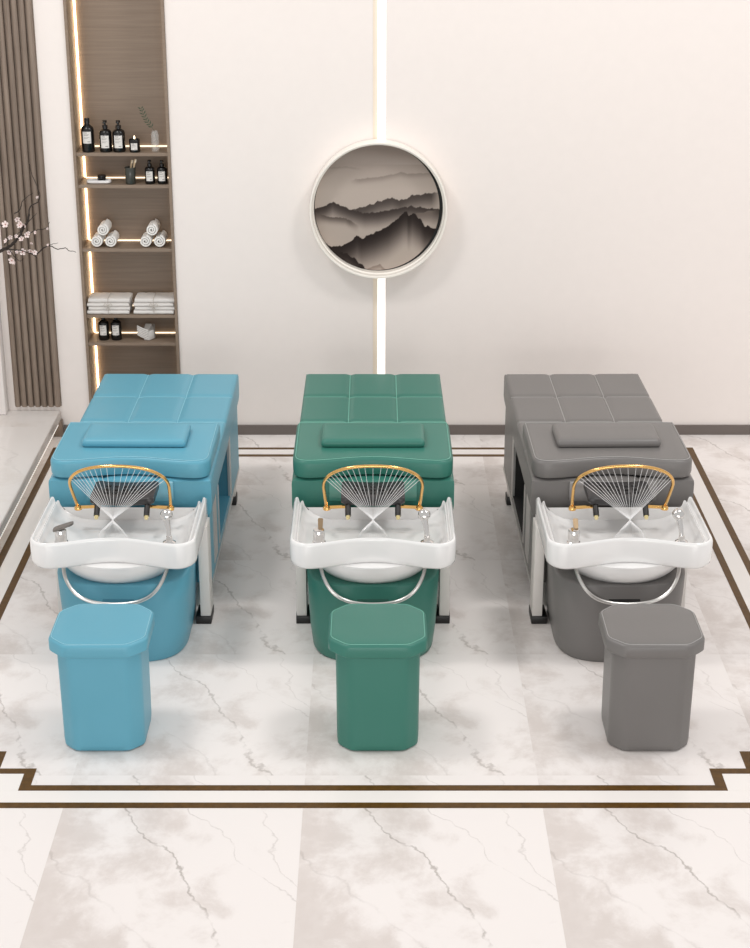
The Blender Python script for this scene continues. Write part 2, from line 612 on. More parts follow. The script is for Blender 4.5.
RD = 0.345
bm = bmesh.new()
cl = bm.verts.layers.float_color.new('ink')
NG = 230
grid = {}
for j in range(NG + 1):
    for i in range(NG + 1):
        a, b = -1 + 2 * i / NG, -1 + 2 * j / NG
        rr = math.hypot(a, b)
        if rr > 1 + 3.0 / NG:
            continue
        if rr > 1:
            a, b = a / rr, b / rr
        v = bm.verts.new((a * RD * 0.98 - 0.007, -0.014, b * RD))
        c = ink(393 + a * 320, 381 - b * 310)
        lin = srgb(*[max(0, min(255, q)) for q in c])
        v[cl] = lin
        grid[i, j] = v
for (i, j), v in list(grid.items()):
    q = [grid.get(k) for k in ((i, j), (i + 1, j), (i + 1, j + 1), (i, j + 1))]
    if all(q):
        try:
            bm.faces.new(q)
        except ValueError:
            pass
# give the painting the thickness of a board
ret = bmesh.ops.extrude_face_region(bm, geom=bm.faces[:])
for v in [g for g in ret['geom'] if isinstance(g, bmesh.types.BMVert)]:
    v.co.y += 0.0035
m_ink = bpy.data.materials.new('ink_painting')
m_ink.use_nodes = True
at = m_ink.node_tree.nodes.new('ShaderNodeAttribute')
at.attribute_name = 'ink'
m_ink.node_tree.links.new(at.outputs['Color'], m_ink.node_tree.nodes['Principled BSDF'].inputs['Base Color'])
m_ink.node_tree.nodes['Principled BSDF'].inputs['Roughness'].default_value = 0.8
m_ink.node_tree.nodes['Principled BSDF'].inputs['Specular IOR Level'].default_value = 0.1
obj('painting', bm, m_ink, pic, smooth=False)

# ---------------------------------------------------------------- shampoo beds
Y0 = 6.60           # y of the front feet; every bed part is laid out relative to it
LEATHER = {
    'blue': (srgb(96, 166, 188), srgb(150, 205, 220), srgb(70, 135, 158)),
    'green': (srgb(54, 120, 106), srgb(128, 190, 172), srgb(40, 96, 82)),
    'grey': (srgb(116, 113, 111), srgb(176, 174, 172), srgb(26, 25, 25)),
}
LM = {}
for k, (c, st, dk) in LEATHER.items():
    LM[k] = (mat('leather_' + k, c, 0.42, bump=0.25, bscale=420, spec=0.45, coat=0.08, vary=0.03, vscale=6),
             mat('stitch_' + k, st, 0.6),
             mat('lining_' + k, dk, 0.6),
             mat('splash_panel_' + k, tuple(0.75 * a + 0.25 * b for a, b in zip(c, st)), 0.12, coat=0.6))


def wave_ring(hx, y0, y1, r, z, conc, rr_rear=0.02):
    """Rounded outline whose front (low y) edge swings in at the middle."""
    pts = dens(roundpoly([(-hx, y0), (hx, y0), (hx, y1), (-hx, y1)], [r, r, rr_rear, rr_rear], 6), 0.03)
    out = []
    for x, y in pts:
        wv = max(0.0, 1 - (y - y0) / (0.45 * (y1 - y0)))
        s = 0.5 + 0.5 * math.cos(PI * min(1, abs(x) / (hx * 0.86)))
        out.append((x, y + conc * wv * s, z))
    return out


def same_count(rings):
    n = min(len(r) for r in rings)
    return n


def wave_loft(bm, hx, y0, y1, r, conc, levels, rear=0.02):
    """levels: (inset, z[, rear drop]); one outline, inset towards the centre."""
    base = wave_ring(hx, y0, y1, r, 0, conc, rear)
    n = len(base)
    rings = []
    for lv in levels:
        ins, z = lv[0], lv[1]
        drop = lv[2] if len(lv) > 2 else 0.0
        ri = lv[3] if len(lv) > 3 else ins
        ring = []
        for i, (x, y, _) in enumerate(base):
            # move inwards along the outline's normal
            a, b = Vector(base[i - 1][:2]), Vector(base[(i + 1) % n][:2])
            t = (b - a).normalized()
            nrm = Vector((-t.y, t.x))
            rear_w = max(0.0, min(1.0, (y - (y1 - 0.05)) / 0.04)) if abs(x) < hx - 0.045 else 0.0
            k = ins * (1 - rear_w) + ri * rear_w
            q = Vector((x, y)) + nrm * k
            # keep inset rings inside
            q.x = max(-hx + k, min(hx - k, q.x))
            q.y = max(y0 + k, min(y1 - k, q.y))
            ring.append((q.x, q.y, z - drop * rear_w))
        rings.append(ring)
    return rings


def arch_points(y_off):
    """The gold arch leans forward over the basin: feet at the back, crown towards the front."""
    out = []

    def at(px, t):
        out.append((px, 6.555 - 0.175 * t - y_off, 0.560 + 0.255 * t))
    at(-0.197, 0.0)
    at(-0.203, 0.30)
    at(-0.206, 0.52)
    for k in range(1, 26):
        a = PI - PI * k / 26
        at(0.206 * math.copysign(abs(math.cos(a)) ** 0.86, math.cos(a)), 0.52 + 0.48 * math.sin(a) ** 0.9)
    at(0.206, 0.52)
    at(0.203, 0.30)
    at(0.197, 0.0)
    return out


def make_bed(x, key, label, lever_turn, yaw):
    lea, sti, lin, spl = LM[key]
    root = thing('shampoo_bed', label, 'shampoo bed', (x, Y0, 0), yaw, 'shampoo beds')

    def Y(d):
        return d - Y0
    low = 0.012 * (1 if x < -0.5 else -1 if x > 0.5 else 0)   # the pedestal and legs sit a touch off the upholstery's centre
    # --- lower body with an open cabinet bay in each side
    hx, ya, yb, z0, z1 = 0.338, Y(6.735), Y(8.15), 0.125, 0.47
    bm = bmesh.new()
    ys = [ya, Y(7.10), Y(7.64), yb]
    zs = [z0, 0.17, 0.44, z1]
    for s in (-1, 1):
        vv = {(i, j): bm.verts.new((s * hx, ys[i], zs[j])) for i in range(4) for j in range(4)}
        for i in range(3):
            for j in range(3):
                if (i, j) != (1, 1):
                    bm.faces.new((vv[i, j], vv[i + 1, j], vv[i + 1, j + 1], vv[i, j + 1]))
        dp = 0.26
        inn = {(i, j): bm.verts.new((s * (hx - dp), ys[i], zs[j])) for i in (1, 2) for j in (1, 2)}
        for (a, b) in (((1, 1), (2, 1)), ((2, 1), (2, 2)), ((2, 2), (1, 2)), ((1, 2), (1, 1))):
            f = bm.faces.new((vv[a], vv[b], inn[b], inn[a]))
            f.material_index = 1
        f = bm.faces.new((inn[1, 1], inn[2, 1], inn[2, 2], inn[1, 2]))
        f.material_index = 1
    for (y, ) in ((ya,), (yb,)):
        bm.faces.new([bm.verts.new(p) for p in ((-hx, y, z0), (hx, y, z0), (hx, y, z1), (-hx, y, z1))])
    for (z, ) in ((z0,), (z1,)):
        bm.faces.new([bm.verts.new(p) for p in ((-hx, ya, z), (hx, ya, z), (hx, yb, z), (-hx, yb, z))])
    bmesh.ops.remove_doubles(bm, verts=bm.verts[:], dist=1e-5)
    obj('base_body', bm, [lea, lin], root, smooth=False)
    # metal edging: along the bottom, round each bay
    for s in (-1, 1):
        bm = bmesh.new()
        xo = s * (hx + 0.004)
        xa, xb = min(xo, xo - s * 0.012), max(xo, xo - s * 0.012)
        bx(bm, xa, xb, ya, yb, z0 - 0.012, z0 + 0.006)
        obj('bottom_trim', bm, M_silver, root, smooth=False)
        for ta, tb, tz in ((7.085, 7.105, 0.445), (7.635, 7.66, 0.50), (7.68, 7.695, 0.50), (6.86, 6.99, 0.445)):
            obj('bay_trim', box(xa, xb, Y(ta), Y(tb), 0.16, tz), M_silver, root, smooth=False)
    # --- padded slab (mattress) with quilted top
    mx0, my0, my1, mzb, mzt = 0.35, Y(6.722), Y(8.20), 0.455, 0.62
    bm = bmesh.new()
    nx, ny = 54, 96

    def top_z(px, py):
        z = mzt
        ex = min(px + mx0, mx0 - px, py - my0, my1 - py)
        z -= 0.007 * max(0, 1 - ex / 0.014) ** 2
        for gx in (-0.1167, 0.1167):
            z -= 0.007 * math.exp(-((px - gx) / 0.013) ** 2)
        for k in range(4):
            gy = my1 - 0.363 * (k + 1)
            if gy > my0 + 0.1:
                z -= 0.007 * math.exp(-((py - gy) / 0.013) ** 2)
        return z
    gv = []
    for j in range(ny + 1):
        row = []
        for i in range(nx + 1):
            px = -mx0 + 2 * mx0 * i / nx
            py = my0 + (my1 - my0) * j / ny
            tp = 1 - 0.02 * (py - my0) / (my1 - my0)
            row.append(bm.verts.new((px * tp, py, top_z(px, py))))
        gv.append(row)
    for j in range(ny):
        for i in range(nx):
            bm.faces.new((gv[j][i], gv[j][i + 1], gv[j + 1][i + 1], gv[j + 1][i]))
    rim = gv[0][:] + [gv[j][nx] for j in range(1, ny + 1)] + [gv[ny][i] for i in range(nx - 1, -1, -1)] + [gv[j][0] for j in range(ny - 1, 0, -1)]
    prev = rim
    for (k, z) in ((1.006, 0.600), (1.006, 0.50), (0.995, 0.47), (0.97, mzb)):
        cur = [bm.verts.new((v.co.x * k, my0 + (v.co.y - my0) * (1 if v.co.y < my1 - 0.01 else (1 + (k - 1) * 0.6)), z)) for v in rim]
        for i in range(len(rim)):
            j = (i + 1) % len(rim)
            bm.faces.new((prev[i], prev[j], cur[j], cur[i]))
        prev = cur
    bm.faces.new(prev[::-1])
    mt = obj('mattress', bm, lea, root, angle=60)
    bm = bmesh.new()
    for gx in (-0.1167, 0.1167):
        tube(bm, [(gx, y, top_z(gx, y) + 0.0014) for y in [Y(7.3) + (my1 - 0.004 - Y(7.3)) * t / 30 for t in range(31)]], 0.0019, 6)
    for k in (0, 1, 2):
        gy = my1 - 0.363 * (k + 1)
        if gy > Y(7.3):
            tube(bm, [(-mx0 * 0.98 + 2 * mx0 * 0.98 * t / 40, gy, top_z(-mx0 * 0.98 + 2 * mx0 * 0.98 * t / 40, gy) + 0.0014) for t in range(41)], 0.0017, 6)
    obj('stitching', bm, sti, mt)
    # --- raised head section with a wavy front
    bm = bmesh.new()
    rings = wave_loft(bm, 0.348, Y(6.715), Y(7.218), 0.075, 0.045,
                      [(0.02, 0.622), (0.004, 0.628), (0.0, 0.642), (0.0, 0.690), (0.004, 0.699), (0.012, 0.705), (0.026, 0.7075)], rear=0.015)
    loft(bm, rings)
    hc = obj('head_cushion', bm, lea, root, angle=50)
    bm = bmesh.new()
    tube(bm, [(p[0], p[1], p[2] + 0.0012) for p in rings[5]], 0.0016, 5, closed=True)
    obj('stitching', bm, sti, hc)
    # --- glossy splash panel on the front of the body
    pn = obj('splash_panel', box(-0.19, 0.19, Y(6.706), Y(6.721), 0.525, 0.618, bev=0.004), spl, root)
    # --- basin
    bm = bmesh.new()
    def basin_ring(k, z):
        # sides and front move in by k, the open back edge hardly at all
        h, f, b = 0.339 - k, Y(6.164) + k, Y(6.668) - 0.02 * k
        rf = max(0.02, 0.078 - 0.55 * k)
        out = []
        for q in range(8):
            a = PI + PI / 2 * q / 7
            out.append((-h + rf + rf * math.cos(a), f + rf + rf * math.sin(a)))
        for q in range(1, 24):
            out.append((-h + rf + 2 * (h - rf) * q / 24, f))
        for q in range(8):
            a = -PI / 2 + PI / 2 * q / 7
            out.append((h - rf + rf * math.cos(a), f + rf + rf * math.sin(a)))
        for q in range(1, 10):
            out.append((h, f + rf + (b - 0.004 - f - rf) * q / 9))
        rear = [h - 0.004] + [h - 0.008 - (2 * h - 0.016) * q / 12 for q in range(13)] + [-h + 0.004]
        for n_, xx in enumerate(rear):
            out.append((xx, b))
        for q in range(9, 0, -1):
            out.append((-h, f + rf + (b - 0.004 - f - rf) * q / 9))
        r3 = []
        for xx, yy in out:
            wv = max(0.0, 1 - (yy - f) / 0.20)
            sw = 0.5 + 0.5 * math.cos(PI * min(1, abs(xx) / (h * 0.86)))
            zz = min(z, 0.512) if (yy > b - 1e-6 and abs(xx) < h - 0.006) else z
            r3.append((xx, yy + 0.064 * wv * sw * max(0.0, 1 - k / 0.3), zz))
        return r3
    lv = [(0.16, 0.436), (0.045, 0.439), (0.014, 0.445), (0.003, 0.457), (0.0, 0.472), (0.0, 0.548), (0.003, 0.557), (0.008, 0.5605),
          (0.013, 0.558), (0.016, 0.549), (0.019, 0.536), (0.024, 0.532), (0.027, 0.540), (0.031, 0.544), (0.035, 0.541), (0.040, 0.522),
          (0.056, 0.500), (0.085, 0.478), (0.12, 0.462), (0.16, 0.455)]
    rings = [basin_ring(k, z) for k, z in lv]
    loft(bm, rings)
    bs = obj('basin', bm, M_white, root, angle=60)
    bm = bmesh.new()
    prof = []
    for k in range(13):
        a = PI / 2 * k / 12
        prof.append((max(1e-4, math.sin(a)), -math.cos(a)))
    rr = [[(0.262 * r * math.cos(2 * PI * t / 48), Y(6.415) + 0.238 * r * math.sin(2 * PI * t / 48), 0.448 + 0.150 * z) for t in range(48)] for r, z in prof]
    loft(bm, rr)
    obj('bowl', bm, M_white, bs)
    bm = bmesh.new()
    lathe(bm, [(0.0, 0), (0.028, 0), (0.03, 0.003), (0.022, 0.005), (0.0, 0.004)], 0, Y(6.43), 20, z0=0.4465)
    obj('drain', bm, M_chrome, bs)
    # --- water tank under the bowl
    bm = bmesh.new()
    levels = [(0.030, 0.001), (0.022, 0.012), (0.012, 0.10), (0.004, 0.25), (0.0, 0.352), (0.005, 0.358), (0.016, 0.360), (0.06, 0.358)]
    rings = []
    for ins, z in levels:
        hxk = 0.278 - ins
        rings.append([(px, py, z) for px, py in roundpoly([(low - hxk, Y(6.204) + ins * 0.4), (low + hxk, Y(6.204) + ins * 0.4), (low + hxk, Y(6.700)), (low - hxk, Y(6.700))], [0.20, 0.20, 0.03, 0.03], 12)])
    loft(bm, rings)
    tk = obj('tank', bm, lea, root, angle=50)
    bm = bmesh.new()
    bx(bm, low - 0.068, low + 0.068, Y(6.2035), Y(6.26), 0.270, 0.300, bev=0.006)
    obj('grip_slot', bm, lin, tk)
    # --- chrome hose loop in front of the tank
    bm = bmesh.new()
    path = smooth_path([(-0.222, Y(6.30), 0.45), (-0.205, Y(6.223), 0.395), (-0.165, Y(6.190), 0.336), (-0.10, Y(6.182), 0.298), (0.0, Y(6.180), 0.286),
                        (0.10, Y(6.182), 0.298), (0.165, Y(6.190), 0.336), (0.205, Y(6.223), 0.395), (0.222, Y(6.30), 0.45)], 6)
    tube(bm, path, 0.0075, 8)
    obj('hose', bm, M_silver, bs)
    # --- legs and feet
    for s in (-1, 1):
        xa, xb = sorted((low + s * 0.289, low + s * 0.333))
        leg = obj('leg', box(xa, xb, Y(6.580), Y(6.69), 0.030, 0.46, bev=0.004), M_leg, root)
        fa, fb = sorted((low + s * 0.268, low + s * 0.336))
        obj('foot', box(fa, fb, Y(6.572), Y(6.695), 0.0, 0.036, bev=0.003), M_black, leg)
        xa, xb = sorted((s * 0.289, s * 0.335))
        leg = obj('leg', box(xa, xb, Y(7.93), Y(7.99), 0.030, 0.13, bev=0.003), M_leg, root)
        fa, fb = sorted((s * 0.280, s * 0.340))
        obj('foot', box(fa, fb, Y(7.92), Y(8.0), 0.0, 0.045, bev=0.003), M_black, leg)
    # --- gold spray arch
    D = 6.555
    bm = bmesh.new()
    pts = arch_points(Y0)
    tube(bm, pts, 0.0068, 10)
    ar = obj('spray_arch', bm, M_gold, root)
    for s in (-1, 1):
        bm = bmesh.new()
        lathe(bm, [(0.0, 0.0), (0.016, 0.0), (0.016, 0.012), (0.011, 0.018), (0.0, 0.019)], s * 0.196, Y(D - 0.006), 18, z0=0.552)
        tube(bm, [(s * 0.196, Y(D - 0.006), 0.561), (s * 0.10, Y(D - 0.006), 0.566)], 0.0075, 8)
        obj('arch_mount', bm, M_gold, ar)
    bm = bmesh.new()
    # --- black neck rest with holes and two pegs
    bm = bmesh.new()
    n = 18
    nr = []
    for k in range(n + 1):
        px = -0.134 + 0.268 * k / n
        dz = 0.010 * (px / 0.134) ** 2
        fy = 0.010 * (1 - (px / 0.134) ** 2)
        e = 0.010 if k in (0, n) else 0.0
        outl = [(Y(6.500) + fy + e, 0.586), (Y(6.492) + fy + e, 0.596), (Y(6.494) + fy + e, 0.616), (Y(6.506) + fy + e, 0.6235), (Y(6.585), 0.622), (Y(6.665) - e, 0.628),
                (Y(6.682) - e, 0.622), (Y(6.684) - e, 0.600), (Y(6.675) - e, 0.588)]
        nr.append([(px, y, z + dz + (0.004 * (1 if z < 0.6 else -1) if e else 0)) for y, z in outl])
    loft(bm, nr)
    nk = obj('neck_rest', bm, M_neck, root, angle=50)
    bm = bmesh.new()
    for j in range(3):
        for i in range(5):
            px = -0.074 + 0.037 * i
            bx(bm, px - 0.0115, px + 0.0115, Y(6.545 + 0.036 * j), Y(6.563 + 0.036 * j), 0.62, 0.6272 + 0.010 * (px / 0.134) ** 2, bev=0.003)
    obj('vent_holes', bm, M_hole_and_shadow, nk)
    for s in (-1, 1):
        bm = tube(bmesh.new(), [(s * 0.105, Y(6.52), 0.598), (s * 0.105, Y(6.490), 0.576), (s * 0.105, Y(6.468), 0.556)], 0.0125, 12)
        obj('peg', bm, M_black, nk)
        bm = tube(bmesh.new(), [(s * 0.105, Y(6.4685), 0.5565), (s * 0.105, Y(6.458), 0.547)], [0.010, 0.008], 12)
        obj('peg_tip', bm, M_brass, nk)
    # --- mixer tap (front left) and hand shower (front right)
    bm = bmesh.new()
    lathe(bm, [(0, 0), (0.028, 0), (0.028, 0.006), (0.024, 0.010), (0.024, 0.055), (0.021, 0.060), (0, 0.061)], -0.222, Y(6.285), 20, z0=0.515)
    tp = obj('mixer_tap', bm, M_chrome, bs)
    if lever_turn:
        bm = bmesh.new()
        pts = roundpoly([(-0.03, -0.022), (0.055, -0.014), (0.055, 0.02), (-0.03, 0.022)], 0.016, 6)
        loft(bm, [[(-0.222 + a, Y(6.285) + b, 0.5775 + a * 0.35) for a, b in pts], [(-0.222 + a, Y(6.285) + b, 0.586 + a * 0.35) for a, b in pts]])
        obj('tap_lever', bm, M_chrome_dark, tp)
    else:
        bm = bmesh.new()
        pts = roundpoly([(-0.009, -0.012), (0.009, -0.012), (0.011, 0.026), (-0.011, 0.026)], 0.006, 5)
        loft(bm, [[(-0.215 + a, Y(6.285) + b, 0.5770 + (b + 0.012) * 0.75) for a, b in pts], [(-0.215 + a, Y(6.285) + b, 0.585 + (b + 0.012) * 0.75) for a, b in pts]])
        obj('tap_lever', bm, M_lever, tp)
    bm = bmesh.new()
    lathe(bm, [(0, 0), (0.027, 0), (0.027, 0.005), (0.014, 0.012), (0.012, 0.03), (0, 0.031)], 0.222, Y(6.285), 18, z0=0.515)
    hh = obj('shower_holder', bm, M_chrome, bs)
    bm = bmesh.new()
    tube(bm, [(0.222, Y(6.285), 0.540), (0.219, Y(6.296), 0.570), (0.214, Y(6.310), 0.595), (0.211, Y(6.32), 0.612)], [0.010, 0.0105, 0.012, 0.016], 12)
    c0 = Vector((0.210, Y(6.326), 0.622))
    ax = Vector((-0.05, -0.80, 0.60)).normalized()
    q = ax.to_track_quat('Z', 'Y')
    rings = []
    for r, h in ((0.001, -0.020), (0.013, -0.017), (0.022, -0.009), (0.026, 0.002), (0.0245, 0.010), (0.018, 0.017), (0.009, 0.0205), (0.001, 0.0215)):
        rings.append([c0 + q @ Vector((r * math.cos(2 * PI * t / 20), r * math.sin(2 * PI * t / 20), h)) for t in range(20)])
    loft(bm, rings)
    obj('hand_shower', bm, M_chrome, hh)
    return root


def water(x, key, label, yaw):
    """Thin jets leave the arch, cross over the bowl and fall into it."""
    bm = bmesh.new()
    ap = arch_points(Y0)[2:-2]
    for k in range(21):
        f = (k + 2.6) / 25.2 * (len(ap) - 1)
        i0 = int(f)
        p = Vector(ap[i0]).lerp(Vector(ap[min(i0 + 1, len(ap) - 1)]), f - i0)
        px = p.x
        c = Vector((px * 0.04, 6.262 - Y0, 0.634))
        m = Vector((-px * 0.22, 6.228 - Y0, 0.598 - random.random() * 0.004))
        e = Vector((-px * 0.42, 6.250 - Y0, 0.515))
        r = 0.0007 + 0.0003 * abs(px) / 0.2
        tube(bm, [p, p.lerp(c, 0.5), c, m, e], [r, r, r * 1.1, r * (0.35 + 3.0 * abs(px)), r * (0.3 + 2.2 * abs(px))], 5)
    o = obj('water_spray', bm, M_water, None)
    o.location = (x, Y0, 0)
    o.rotation_euler = (0, 0, yaw)
    return tag(o, label, 'water', 'water sprays over the basins', 'stuff')


def pillow(x, key, label, yaw):
    lea, sti, lin, spl = LM[key]
    bm = bmesh.new()
    hx, hy = 0.229, 0.118
    rings = []
    for ins, z in ((0.016, 0.0), (0.003, 0.004), (0.0, 0.014), (0.002, 0.026), (0.010, 0.0345), (0.022, 0.037), (0.08, 0.0385)):
        rings.append([(a, b, z) for a, b in roundpoly([(-hx + ins, -hy + ins), (hx - ins, -hy + ins), (hx - ins * 0.9, hy - ins), (-hx + ins * 0.9, hy - ins)], 0.016 + 0.2 * ins, 5)])
    loft(bm, rings)
    o = obj('head_pillow', bm, lea, None, angle=50)
    d = 6.993 - Y0
    o.location = (x - d * math.sin(yaw), Y0 + d * math.cos(yaw), 0.7082)
    o.rotation_euler = (0, 0, yaw)
    return tag(o, label, 'pillow', 'pillows on the beds')


def stool(x, key, label):
    lea, sti, lin, spl = LM[key]
    root = thing('stool', label, 'stool', (x, 5.651, 0), 0, 'stools in front of the beds')
    root.scale = (1.025, 1.025, 1.025)

    def octo(h, cy, ch, z, r=0.02):
        p = [(-h + ch, -cy), (h - ch, -cy), (h, -cy + ch), (h, cy - ch), (h - ch, cy), (-h + ch, cy), (-h, cy - ch), (-h, -cy + ch)]
        return [(a, b, z) for a, b in roundpoly(p, r, 5)]
    bm = bmesh.new()
    loft(bm, [octo(0.142, 0.143, 0.048, 0.001), octo(0.149, 0.150, 0.05, 0.006), octo(0.151, 0.152, 0.05, 0.03), octo(0.153, 0.154, 0.05, 0.30), octo(0.154, 0.155, 0.05, 0.397)])
    obj('body', bm, lea, root, angle=50)
    bm = bmesh.new()
    lv = [(0.022, 0.396), (0.006, 0.397), (0.0, 0.403), (0.0, 0.440), (0.004, 0.447), (0.010, 0.450), (0.022, 0.4525), (0.06, 0.4545), (0.12, 0.4550)]
    rings = []
    for ins, z in lv:
        rings.append(octo(0.180 - ins, 0.174 - ins, 0.062 - ins * 0.3 if ins < 0.1 else 0.02, z, 0.022 if ins < 0.1 else 0.01))
    loft(bm, rings)
    st = obj('seat', bm, lea, root, angle=50)
    bm = bmesh.new()
    tube(bm, [(p[0], p[1], p[2] + 0.0008) for p in octo(0.170, 0.164, 0.059, 0.450)], 0.0013, 5, closed=True)
    obj('stitching', bm, sti, st)
    return root


for x, key, cn, yaw in ((-1.054, 'blue', 'sky blue', -0.6), (0.0, 'green', 'teal green', 0.0), (1.040, 'grey', 'dark grey', 0.7)):
    yaw = math.radians(yaw)
    make_bed(x, key, '%s leather salon shampoo bed with a white basin and gold spray arch' % cn, key == 'blue', yaw)
    pillow(x, key, 'flat %s leather pillow lying on the head end of the %s shampoo bed' % (cn, cn), yaw)
    water(x, key, 'fan of thin water jets from the gold arch of the %s shampoo bed' % cn, yaw)
    sx_ = {'blue': -1.020, 'green': 0.018, 'grey': 1.047}[key]
    stool(sx_, key, '%s leather stool with chamfered corners in front of the %s shampoo bed' % (cn, key))

# ---------------------------------------------------------------- things on the shelves
def sx(px, z, D=9.015):
    """world x of a picture column for something standing at (D, z)"""
    dep = D * math.cos(PITCH) + (CAM_Z - z) * math.sin(PITCH)
    return (px - 373.0) * dep / F_PX


def add_label(root, r, z0, z1, wid):
    """paper label wrapped on the front of a round bottle, with small lines of print"""
    bm = bmesh.new()
    n = 8
    R_ = r + 0.0006
    am = wid / R_ / 2
    rows = []
    for z in (z0, z1):
        rows.append([(R_ * math.sin(-am + 2 * am * k / n), -R_ * math.cos(-am + 2 * am * k / n), z) for k in range(n + 1)])
    loft(bm, rows, False, False, closed=False)
    lb = obj('label', bm, M_label, root)
    bm = bmesh.new()
    R2 = R_ + 0.0004
    h = z1 - z0
    for t, a0, a1, th in ((0.88, -0.7, 0.1, 0.05), (0.74, -0.7, 0.5, 0.03), (0.66, -0.7, 0.3, 0.03), (0.50, -0.7, 0.6, 0.025), (0.42, -0.7, 0.2, 0.025), (0.12, 0.1, 0.75, 0.05)):
        rows = []
        for z in (z0 + h * t, z0 + h * (t + th)):
            rows.append([(R2 * math.sin(am * (a0 + (a1 - a0) * k / 4)), -R2 * math.cos(am * (a0 + (a1 - a0) * k / 4)), z) for k in range(5)])
        loft(bm, rows, False, False, closed=False)
    obj('print', bm, M_ink, lb)


def bottle(loc, r, h, label, group, kind, lz, name):
    t = thing(name, label, 'bottle', loc, 0, group)
    bm = bmesh.new()
    if kind == 'pump':
        hb = h * 0.72
        lathe(bm, [(0, 0), (r * 0.94, 0), (r, 0.004), (r, hb * 0.84), (r * 0.9, hb * 0.93), (r * 0.55, hb), (r * 0.36, hb * 1.02), (r * 0.36, hb * 1.05), (0, hb * 1.05)], seg=24)
        obj('bottle_body', bm, M_bottle, t)
        bm = bmesh.new()
        z = hb * 1.05
        lathe(bm, [(0, 0), (r * 0.45, 0), (r * 0.45, h * 0.09), (r * 0.18, h * 0.10), (r * 0.18, h * 0.17), (r * 0.36, h * 0.175), (r * 0.36, h - z), (0, h - z)], seg=16, z0=z)
        bx(bm, -r * 0.20, r * 0.20, -r * 1.05, 0, h - r * 0.35, h - r * 0.02, bev=0.002)
        obj('pump', bm, M_bottle, t)
    else:
        hb = h * 0.78
        lathe(bm, [(0, 0), (r * 0.94, 0), (r, 0.004), (r, hb * 0.86), (r * 0.86, hb * 0.94), (r * 0.5, hb * 1.02), (r * 0.36, hb * 1.06), (r * 0.36, hb * 1.1), (0, hb * 1.1)], seg=24)
        obj('bottle_body', bm, M_bottle, t)
        bm = bmesh.new()
        z = hb * 1.10
        lathe(bm, [(0, 0), (r * 0.42, 0), (r * 0.42, h - z - 0.002), (r * 0.38, h - z), (0, h - z)], seg=16, z0=z)
        obj('cap', bm, M_bottle, t)
    add_label(t, r, h * lz[0], h * lz[1], r * 1.35)
    return t


S1, S2, S3, S4, S5 = SH
e = 0.0006
YD = 9.018
bottle((sx(88.6, S1), YD, S1 + e), 0.0345, 0.178, 'tall black screw-cap bottle with pale label, first on the top shelf', 'black bottles in the niche', 'cap', (0.27, 0.62), 'toiletry_bottle')
bottle((sx(106.2, S1), YD, S1 + e), 0.0335, 0.166, 'black pump bottle with pale label beside the tall screw-cap bottle', 'black bottles in the niche', 'pump', (0.14, 0.54), 'pump_bottle')
bottle((sx(119.5, S1), YD, S1 + e), 0.0335, 0.166, 'black pump bottle with pale label beside the lit candle', 'black bottles in the niche', 'pump', (0.14, 0.54), 'pump_bottle')
# candle
t = thing('candle', 'small black jar candle with a white label and a lit flame', 'candle', (sx(135.2, S1), YD - 0.01, S1 + e))
bm = bmesh.new()
lathe(bm, [(0, 0), (0.027, 0), (0.029, 0.003), (0.029, 0.066), (0.0275, 0.068), (0.026, 0.064), (0.026, 0.058), (0, 0.058)], seg=24)
obj('jar', bm, M_bottle, t)
add_label(t, 0.029, 0.014, 0.050, 0.036)
bm = bmesh.new()
lathe(bm, [(0, 0.058), (0.0012, 0.058), (0.0012, 0.068), (0, 0.068)], seg=6)
obj('wick', bm, M_bottle, t)
bm = bmesh.new()
lathe(bm, [(0, 0.067), (0.004, 0.071), (0.0045, 0.076), (0.002, 0.084), (0, 0.088)], seg=10)
obj('flame', bm, M_flame, t)
# bud vase and sprig
bvx = sx(155.6, S1)
bm = bmesh.new()
lathe(bm, [(0, 0), (0.020, 0), (0.0215, 0.003), (0.022, 0.09), (0.017, 0.103), (0.016, 0.108), (0.0175, 0.110), (0.016, 0.111), (0.0145, 0.106), (0.0202, 0.09), (0.0197, 0.008), (0, 0.007)], seg=24)
t = obj('bud_vase', bm, M_glass)
t.location = (bvx, YD, S1 + e)
tag(t, 'clear glass bud vase holding a green sprig on the top shelf', 'vase')
sp = thing('leaf_sprig', 'thin green leafy sprig leaning out of the clear bud vase', 'sprig', (bvx, YD, S1 + 0.006))
stem = smooth_path([(0.008, 0.004, 0.004), (0.003, 0, 0.085), (-0.010, -0.004, 0.118), (-0.032, -0.01, 0.150), (-0.050, -0.012, 0.185), (-0.064, -0.012, 0.222)], 5)
bm = tube(bmesh.new(), stem, 0.0009, 6)
obj('stem', bm, M_leaf, sp)
for k in range(11, len(stem), 2):
    for s in (-1, 1):
        p = stem[k]
        d = (stem[k] - stem[k - 1]).normalized()
        side = Vector((d.z, 0.4 * s, -d.x)).normalized() * s
        tip = p + (d * 0.8 + side * 0.95).normalized() * random.uniform(0.018, 0.027)
        mid = p.lerp(tip, 0.5)
        wv = Vector((0, 1, 0)).cross(tip - p).normalized() * 0.0036
        bm = bmesh.new()
        th = Vector((0, 0.0006, 0))
        loft(bm, [[p - th, mid + wv - th, tip - th, mid - wv - th], [p + th, mid + wv + th, tip + th, mid - wv + th]])
        obj('leaf', bm, M_leaf, sp, smooth=False)

